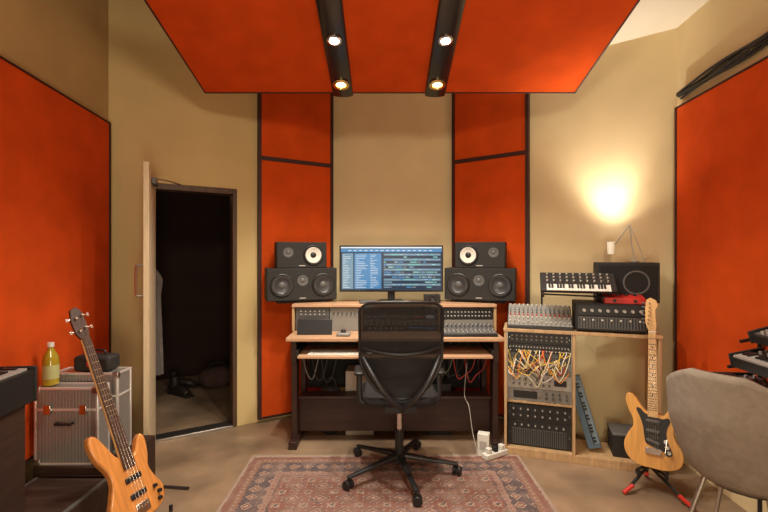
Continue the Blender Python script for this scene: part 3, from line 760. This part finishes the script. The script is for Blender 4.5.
b = B(); b.prism(outline(strat), -.022, .022, M_nat); b.obj('body', e, bevel=.008)
pg = [(-.03, .135), (-.045, .18), (-.05, .23), (-.065, .28), (-.085, .33), (-.065, .335), (-.04, .31), (.0, .30), (.045, .29), (.075, .30), (.085, .28), (.070, .24), (.066, .20), (.078, .15), (.095, .10), (.070, .085), (.045, .11)]
b = B(); b.prism(outline(pg, 4), -.0250, -.0223, M_black); b.obj('pickguard', e)
for i, z in enumerate((.155, .215, .272)):
    b = B(); b.box((0, -.029, z), (.070, .008, .016), M_grey, rot=(0, .25 if i == 0 else 0, 0)); b.obj('pickup', e, bevel=.003)
b = B(); b.box((0, -.027, .10), (.080, .009, .035), M_chrome); b.tube([(.035, -.03, .09), (.055, -.06, .09), (.065, -.055, .15), (.07, -.05, .19)], .003, M_chrome); b.obj('bridge', e, bevel=.002)
for x, z in ((.062, .165), (.072, .135), (.080, .108)):
    b = B(); b.cyl((x, -.025, z), (x, -.042, z), .010, M_cone, r1=.008); b.obj('knob', e)
b = B(); b.prism([(-.026, .295), (.026, .295), (.0195, .80), (-.0195, .80)], -.032, -.012, M_maple)
for k in range(21):
    z = .79-(.648-.648/(2**((k+1)/12)))
    b.box((0, -.0325, z), (.038+.01*(k/21), .0015, .0045), M_fret)
b.box((0, -.033, .795), (.040, .004, .006), M_white)
for k in (3, 5, 7, 9, 12, 15):
    z = .79-(.648-.648/(2**((k-.5)/12))); b.cyl((0, -.0330, z), (0, -.031, z), .005, M_black, seg=10)
b.obj('neck', e)
hs = [(-.0195, .80), (-.030, .83), (-.036, .855), (-.036, .93), (-.030, .985), (-.010, 1.0), (.020, .985), (.032, .955), (.018, .925), (.018, .88), (.023, .84), (.0195, .80)]
b = B(); b.prism(hs, -.026, -.012, M_maple); b.obj('headstock', e, bevel=.002)
for k in range(6):
    b = B(); z = .845+k*.024; b.cyl((-.022+.002*k, -.026, z), (-.022+.002*k, -.036, z), .0045, M_chrome, seg=10); b.cyl((-.030, -.018, z), (-.043, -.018, z), .0025, M_chrome, seg=8); b.ball((-.048, -.018, z), (.008, .005, .006), M_grey, 10); b.obj('tuning_peg', e)
for k in range(6):
    x = -.0155+.0062*k; b = B(); b.tube([(x*1.55, -.0325, .10), (x, -.0345, .795), (-.022+.002*k, -.035, .845+k*.024)], .0006, M_chrome, seg=4, smooth=False); b.obj('string', e)
def gstand(loc, rz, label, tip, h=.50):
    e = thing('guitar_stand', label, 'guitar stand', loc, rz)
    b = B(); b.tube([(0, .06, .10), (0, .10, h)], .010, M_black, smooth=False); b.tube([(0, .06, .13), (0, .15, .012)], .009, M_black, smooth=False)
    b.tube([(0, .06, .12), (-.15, -.12, .012)], .009, M_black, smooth=False); b.tube([(0, .06, .12), (.17, -.16, .012)], .009, M_black, smooth=False); b.obj('tripod', e)
    b = B(); b.tube([(-.07, -.07, .15), (-.07, -.06, .10), (-.07, .02, .095), (0, .06, .11), (.07, .02, .095), (.07, -.06, .10), (.07, -.07, .15)], .008, M_black, n=4); b.obj('cradle', e)
    for x, y in ((-.15, -.12), (.17, -.16), (0, .15)):
        b = B(); b.tube([(x*.70, y*.70, .045), (x*1.06, y*1.06, .011)], .0115, tip, smooth=False); b.obj('rubber_foot', e)
    return e
gstand((1.60, 2.58, 0), -22, 'black tubular guitar stand with red rubber feet', M_red, .42)
# bass
bo = Vector((-1.150, 2.06, .14)); bt = Vector((-1.585, 2.16, 1.19))
bassb = [(0, 0), (-.10, .012), (-.15, .06), (-.155, .12), (-.128, .18), (-.105, .24), (-.112, .30), (-.142, .37), (-.155, .45), (-.140, .495), (-.108, .485), (-.075, .42), (-.038, .345), (.035, .325), (.062, .335), (.090, .385), (.118, .405), (.136, .37), (.124, .29), (.105, .23), (.12, .17), (.147, .11), (.145, .055), (.10, .012)]
Mb = frame_from(bo, bt-bo, (1, -.34, 0), .93)
e = thing('bass_guitar', 'natural wood bass guitar with dark fretboard leaning on a stand', 'guitar', M=Mb)
b = B(); b.prism(outline(bassb), -.021, .021, M_bassw); b.obj('body', e, bevel=.009)
for z in (.13, .215):
    b = B(); b.box((0, -.025, z), (.09, .010, .028), M_black); b.obj('pickup', e, bevel=.004)
b = B(); b.box((0, -.025, .06), (.075, .010, .05), M_chrome); b.obj('bridge', e, bevel=.002)
for x, z in ((.095, .12), (.11, .085), (.10, .05)):
    b = B(); b.cyl((x, -.021, z), (x, -.038, z), .011, M_black, r1=.009); b.obj('knob', e)
b = B(); b.prism([(-.033, .30), (.033, .30), (.021, .985), (-.021, .985)], -.024, -.006, M_maple); b.obj('neck', e, bevel=.006)
b = B(); b.prism([(-.033, .27), (.033, .27), (.0205, .985), (-.0205, .985)], -.031, -.0245, M_rosew)
for k in range(22):
    z = .985-(.864-.864/(2**((k+1)/12)))
    if z > .28: b.box((0, -.0315, z), (.041+.02*(k/22), .0015, .0025), M_chrome)
b.obj('fretboard', e)
hb = [(-.021, .985), (-.038, 1.02), (-.042, 1.09), (-.030, 1.15), (.0, 1.165), (.024, 1.145), (.034, 1.09), (.034, 1.02), (.021, .985)]
b = B(); b.prism(hb, -.022, -.008, M_rosew); b.obj('headstock', e, bevel=.002)
for sx, zs in ((-1, (1.03, 1.10)), (1, (1.045, 1.115))):
    for z in zs:
        b = B(); b.cyl((sx*.018, -.022, z), (sx*.018, -.036, z), .007, M_chrome, seg=12); b.cyl((sx*.033, -.015, z), (sx*.052, -.015, z), .003, M_chrome, seg=8); b.box((sx*.058, -.015, z), (.014, .004, .020), M_chrome); b.obj('tuning_peg', e, bevel=.002)
for k in range(4):
    x = -.015+.010*k; b = B(); b.tube([(x*1.8, -.034, .06), (x, -.034, .985), ((-.018 if k < 2 else .018), -.034, (1.03, 1.10, 1.115, 1.045)[k])], .0009, M_chrome, seg=4, smooth=False); b.obj('string', e)
e = thing('guitar_stand', 'black tubular stand carrying the bass guitar', 'guitar stand', (-1.17, 2.09, 0), 72)
b = B(); b.tube([(0, .07, .09), (-.0, .14, .42)], .011, M_black, smooth=False); b.tube([(0, .07, .11), (.0, .20, .012)], .010, M_black, smooth=False)
b.tube([(0, .07, .11), (-.17, -.16, .014)], .010, M_black, smooth=False); b.tube([(0, .07, .11), (.17, -.20, .014)], .010, M_black, smooth=False); b.obj('tripod', e)
b = B(); b.tube([(-.08, -.09, .16), (-.08, -.08, .11), (-.07, .0, .10), (0, .07, .11), (.07, .0, .10), (.08, -.08, .11), (.08, -.09, .16)], .009, M_black, n=4); b.obj('cradle', e)
b = B(); b.tube([(.0, .10, .24), (.10, .05, .22), (.12, -.16, .235)], .009, M_black, n=4); b.obj('support_arm', e)

# ------------------------------------------------------------------ left: crate, flight cases, bottle, bag, piano, low case
e = thing('wooden_crate', 'dark brown wooden box supporting the flight cases', 'box', (-1.80, 2.20, 0))
b = B(); b.prism([(0, 0), (.42, 0), (.42, .40), (-.05, .40)], 0, .32, M_crate, axis='z'); b.obj('crate_body', e, bevel=.006)
b = B(); b.bx(.03, .39, -.012, -.0005, .04, .06, M_mahog); b.obj('crate_batten', e)
b = B(); b.bx(.03, .39, -.012, -.0005, .26, .28, M_mahog); b.obj('crate_batten', e)
e = thing('road_case', 'low dark road case with metal edges on the floor', 'case', (-1.74, 1.45, 0))
b = B(); b.bx(0, .36, 0, .70, 0, .29, M_crate); b.obj('case_body', e, bevel=.006)
b = B()
for x in (0, .35): b.bx(x-.001, x+.011, .0, .70, .282, .293, M_grey)
b.obj('edge_trim', e)
b = B(); b.bx(.361, .369, .30, .42, .12, .16, M_metal); b.obj('handle', e, bevel=.002)
def fcase(loc, rz, w, d, h, label):
    e = thing('flight_case', label, 'case', loc, rz, group='aluminium flight cases')
    b = B(); b.bx(.004, w-.004, .004, d-.004, .004, h-.004, M_alu)
    x = .03
    while x < w-.03:
        b.cyl((x, .004, .014), (x, .004, h-.014), .0035, M_alu, seg=8); x += .017
    b.obj('shell', e)
    b = B(); t = .012
    for x in (0, w-t):
        for y in (0, d-t): b.bx(x, x+t, y, y+t, 0, h, M_aluedge)
    for z in (0, h-t, h*.70):
        for y in (0, d-t): b.bx(t, w-t, y-.001, y+t, z, z+t, M_aluedge)
        for x in (0, w-t): b.bx(x, x+t, t, d-t, z, z+t, M_aluedge)
    b.obj('edge_profile', e, bevel=.002)
    for x in (w*.22, w*.78):
        b = B(); b.bx(x-.018, x+.018, -.008, -.0005, h*.66, h*.78, M_chrome); b.obj('latch', e, bevel=.002)
    b = B(); b.tube([(w*.38, -.002, h*.55), (w*.38, -.022, h*.55), (w*.62, -.022, h*.55), (w*.62, -.002, h*.55)], .007, M_black, smooth=False); b.obj('handle', e)
    for x in (0, w-.03):
        for z in (0, h-.03):
            b = B(); b.bx(x-.002, x+.032, -.003, .02, z, z+.030+(.002 if z else 0), M_metal); b.obj('corner_guard', e, bevel=.004)
    return e
fcase((-1.805, 2.215, .3205), 0, .33, .10, .40, 'silver aluminium flight case with latches standing on a wooden box')
fcase((-1.805, 2.335, .3205), 0, .36, .13, .445, 'taller silver aluminium flight case behind another case')
e = thing('bottle', 'plastic bottle of amber-green liquid on a flight case', 'bottle', (-1.755, 2.265, .7225))
b = B(); b.lathe([(0, 0), (.032, 0), (.037, .006), (.037, .13), (.032, .155), (.015, .185), (.013, .20), (0, .20)], (0, 0, 0), M_oil); b.obj('bottle_body', e)
b = B(); b.lathe([(.0155, 0), (.0155, .022), (0, .022)], (0, 0, .200), M_white); b.obj('bottle_cap', e)
b = B(); b.lathe([(.0376, 0), (.0378, .001), (.0378, .07), (.0376, .071)], (0, 0, .035), M_label); b.obj('bottle_label', e)
e = thing('camera_bag', 'small black soft case with handle on the flight case', 'bag', (-1.60, 2.345, .767))
b = B(); b.bx(-.10, .10, 0, .11, 0, .085, M_black2); b.obj('bag_body', e, bevel=.018)
b = B(); b.tube([(-.05, .05, .084), (-.04, .05, .108), (.04, .05, .108), (.05, .05, .084)], .006, M_black); b.obj('bag_handle', e)
b = B(); b.bx(-.02, .02, -.004, .0, .03, .055, M_red); b.obj('bag_tag', e)

M_dkey = mat('grey_keys', (.36, .34, .31), .5)  # grey key plastic, darker than the white keys
def keyboard(name, label, loc, rz, L, D, H, nk, face, keyfrac=.55, knobs=0, cat='keyboard', tilt=0, km=None, k0f=0.):
    e = thing(name, label, cat, loc, rz)
    Mt = Matrix.Rotation(math.radians(tilt), 4, 'X')
    b = B(); b.bx(.012, L-.012, 0, D, 0, H, face); b.bx(0, .0118, -.004, D+.004, -.002, H+.014, M_black2); b.bx(L-.0118, L, -.004, D+.004, -.002, H+.014, M_black2); q = b.obj('housing', e, bevel=.004); q.matrix_local = Mt
    if nk:
        kw = (L-.06)/nk
        b = B()
        for i in range(nk): b.bx(.03+i*kw, .03+(i+1)*kw-.0012, k0f, D*keyfrac, H+.0005, H+.010, km or M_white)
        q = b.obj('white_keys', e); q.matrix_local = Mt
        b = B(); b.bx(.03, L-.03, D*keyfrac, D*keyfrac+.006, H+.0005, H+.016, M_black)
        for i in range(nk-1):
            if i % 7 not in (2, 6): b.bx(.03+(i+1)*kw-kw*.3, .03+(i+1)*kw+kw*.3, D*keyfrac*.45, D*keyfrac, H+.0105, H+.018, M_black)
        q = b.obj('black_keys', e); q.matrix_local = Mt
    else:
        b = B(); b.bx(.02, L-.02, .012, D-.012, H+.0005, H+.003, M_grey); q = b.obj('control_panel', e); q.matrix_local = Mt
    if knobs:
        k = B(); k.cyl((0, 0, 0), (0, 0, .014), .007, M_lgrey, seg=12); k0 = k.obj('knob', e); first = True
        js = (.68, .86) if nk else (.2, .4, .6, .8)
        for i in range(knobs):
            for j in js:
                o_ = k0 if first else k0.copy()
                if not first: col.objects.link(o_)
                first = False; o_.matrix_local = Mt @ Matrix.Translation((.06+i*(L-.12)/(knobs-1), D*j, H+(0 if nk else .003)))
    return e
keyboard('stage_piano', 'black stage piano with keys against the orange panel', (-1.43, 1.02, .76), 97.3, .90, .20, .14, 30, M_black, cat='piano', keyfrac=.5, km=M_dkey, k0f=.02)
e = thing('piano_stand', 'solid dark cabinet stand under the stage piano', 'stand', (-1.43, 1.02, 0), 97.3)
b = B(); b.bx(.62, .86, .02, .19, .295, .757, M_crate); b.obj('side_panel', e, bevel=.004)
b = B(); b.bx(.46, .50, .02, .19, .295, .757, M_crate); b.obj('side_panel', e, bevel=.004)

# ------------------------------------------------------------------ right: keyboards and chair
def rwx(y): return 1.836+.065*y
keyboard('lower_keyboard', 'long dark keyboard with white keys on the lower tier', (1.665, 2.24, .715), -93.7, .90, .24, .07, 34, M_grey, knobs=14, keyfrac=.45)
keyboard('middle_synthesizer', 'dark synthesizer with knobs and grey keys on the middle tier', (1.745, 2.16, .845), -93.7, .75, .16, .055, 26, M_black, knobs=14, tilt=12, cat='synthesizer', km=M_dkey, keyfrac=.42)
keyboard('top_synthesizer', 'small black sound module covered in knobs on the top tier', (1.80, 2.11, .975), -93.7, .60, .12, .045, 0, M_black, knobs=14, tilt=16, cat='synthesizer')
e = thing('keyboard_stand', 'black tiered keyboard stand against the side wall', 'stand', (1.665, 2.24, 0), -93.7)
for x in (.03, .86):
    b = B()
    b.tube([(x, .255, .012), (x, .255, 1.02)], .010, M_black, smooth=False)
    b.tube([(x, .255, .700), (x, .02, .700)], .011, M_black, smooth=False)
    b.tube([(x, .255, .012), (x, .02, .012)], .011, M_black, smooth=False)
    b.tube([(x, .255, .855), (x, .10, .832)], .009, M_black, smooth=False); b.tube([(x, .255, .985), (x, .16, .962)], .009, M_black, smooth=False)
    b.obj('upright', e)
b = B(); b.tube([(.03, .255, .35), (.86, .255, .35)], .012, M_black, smooth=False); b.obj('cross_brace', e)
# gray shell chair
e = thing('upholstered_chair', 'beige-grey felt tub chair with tall curved back and splayed legs', 'chair', (1.60, 1.90, 0), -58)
def shell(u, v):
    a = (u*2-1)*math.radians(112)
    t = abs(a)/math.radians(112)
    top = .925-.265*max(0, (t-.18)/.82)**1.15
    z = .43+(top-.43)*v
    k = .17+.090*min(1, v*1.7)**.55+.012*v
    return Vector((math.sin(a)*k*1.0, -math.cos(a)*k-.05*v*max(0, math.cos(a)), z))
b = B(); b.surf(shell, 44, 18, M_felt); b.obj('shell_back', e, solid=.03)
b = B(); b.lathe([(0, 0), (.15, 0), (.20, .03), (.22, .06), (.19, .085), (0, .095)], (0, .0, .42), M_felt, seg=40); b.obj('seat_cushion', e)
for sx, sy in ((-1, -1), (1, -1), (-1, 1), (1, 1)):
    b = B(); b.cyl((sx*.11, sy*.11, .425), (sx*.205, sy*.205, .0), .012, M_metal, r1=.008); b.obj('leg', e)
b = B(); b.cyl((0, 0, .40), (0, 0, .42), .15, M_black); b.obj('under_plate', e)
bpy.context.view_layer.update()

# ------------------------------------------------------------------ cable bundle on right wall
b = B()
for k in range(6):
    P = []
    for i in range(12):
        D = 2.90-i*.16
        P.append((rwx(D)-.022-.012*(k % 3)-.003*random.random(), D, 2.462+.016*(k//3)+.010*math.sin(i*1.3+k)+.006*i+.010*k*.5))
    b.tube(P, .008, M_black, seg=6, n=4)
tl(b.obj('cable_bundle'), 'bundle of black cables running along the side wall', 'cable')

# ------------------------------------------------------------------ power strip, adapters, floor cables
e = thing('power_strip', 'white power strip with plugs standing beside the desk', 'power strip', (.77, 2.98, 0), 30)
b = B(); b.box((0, 0, .03), (.20, .055, .035), M_white, rot=(0, 0, 0)); b.obj('strip_body', e, bevel=.005)
for x in (-.06, 0, .06):
    b = B(); b.box((x, 0, .066), (.035, .035, .035), M_white if x else M_black); b.obj('plug', e, bevel=.005)
e = thing('power_adapter', 'white power adapter block on the floor by the desk', 'power adapter', (.70, 3.02, 0), -20)
b = B(); b.bx(-.04, .04, -.03, .03, 0, .16, M_white); b.obj('adapter_body', e, bevel=.006); b = B(); b.bx(-.025, .025, -.0315, -.0305, .05, .11, M_lgrey); b.obj('rating_label', e)
def cable(name, label, pts, r, m, g='loose cables under the desk'):
    b = B(); b.tube(pts, r, m, seg=6, n=6); tl(b.obj(name), label, 'cable', g)
cable('power_cable', 'white power cable curling from desk to floor', [(.62, 3.21, .6), (.60, 3.205, .37), (.62, 3.14, .30), (.64, 3.10, .12), (.66, 3.05, .008), (.60, 2.97, .006), (.68, 2.92, .006), (.77, 2.95, .02)], .003, M_lgrey)
for k in range(6):
    x = .40+.07*k
    cable('hanging_cable', 'black cable hanging beneath the desk', [(x, 3.48, .76), (x+random.uniform(-.03, .03), 3.46, .5), (x+random.uniform(-.03, .03), 3.44, .42)], .005, M_black)
for k in range(4):
    x = .36+.09*k
    cable('hanging_cable', 'looping cable beneath the desk', [(x, 3.42, .66), (x+.04, 3.40, .50-.03*k), (x+.10, 3.40, .46), (x+.16, 3.40, .52), (x+.2, 3.42, .66)], .004, random.choice([M_mgrey, M_black, M_cred]))
for k in range(3):
    x = -.62+.07*k
    cable('hanging_cable', 'thin cable drooping beneath the desk', [(x, 3.28, .665), (x+.03, 3.27, .52-.03*k), (x+.08, 3.27, .47), (x+.13, 3.28, .665)], .004, [M_mgrey, M_black, M_black][k])
e = thing('computer_tower', 'black computer tower under the desk', 'computer', (.34, 3.36, 0))
b = B(); b.bx(0, .18, 0, .2, .0, .40, M_black2); b.obj('tower_case', e, bevel=.006); b = B(); b.box((.09, -.002, .35), (.02, .004, .006), M_led); b.obj('indicator_light', e)

# ------------------------------------------------------------------ lights
def area(loc, target, size, energy, colr, name='room_light'):
    L = bpy.data.lights.new(name, 'AREA'); L.energy = energy; L.color = colr; L.size = size; L.shape = 'DISK'
    o = bpy.data.objects.new(name, L); col.objects.link(o); o.location = loc
    o.rotation_euler = (Vector(target)-Vector(loc)).to_track_quat('-Z', 'Y').to_euler(); return o
area((0.3, -.6, 2.85), (.2, 2.6, .9), .6, 40, (1, .87, .68))
area((0.1, -.4, .7), (.05, 2.4, 2.8), .8, 30, (1, .84, .62), 'cloud_fill_light')  # unseen upward fill added behind the camera to brighten the cloud's underside
def pt(loc, e, c, r=.1):
    L = bpy.data.lights.new('point', 'POINT'); L.energy = e; L.color = c; L.shadow_soft_size = r
    o = bpy.data.objects.new('point_light', L); col.objects.link(o); o.location = loc
hpp = hp(.7, 1.0); pt((hpp[0], hpp[1], 2.1), .5, (1, .55, .35))

w = bpy.data.worlds.new('w'); scene.world = w; w.use_nodes = True
w.node_tree.nodes['Background'].inputs[0].default_value = (1, .8, .6, 1); w.node_tree.nodes['Background'].inputs[1].default_value = .1

cam = bpy.data.cameras.new('camera'); cam.sensor_width = 36; cam.lens = 430/768*36; cam.clip_start = .05
co = bpy.data.objects.new('camera', cam); col.objects.link(co); co.location = (0, 0, 1.4); co.rotation_euler = (pi/2, 0, 0)
scene.camera = co
scene.view_settings.view_transform = 'Standard'
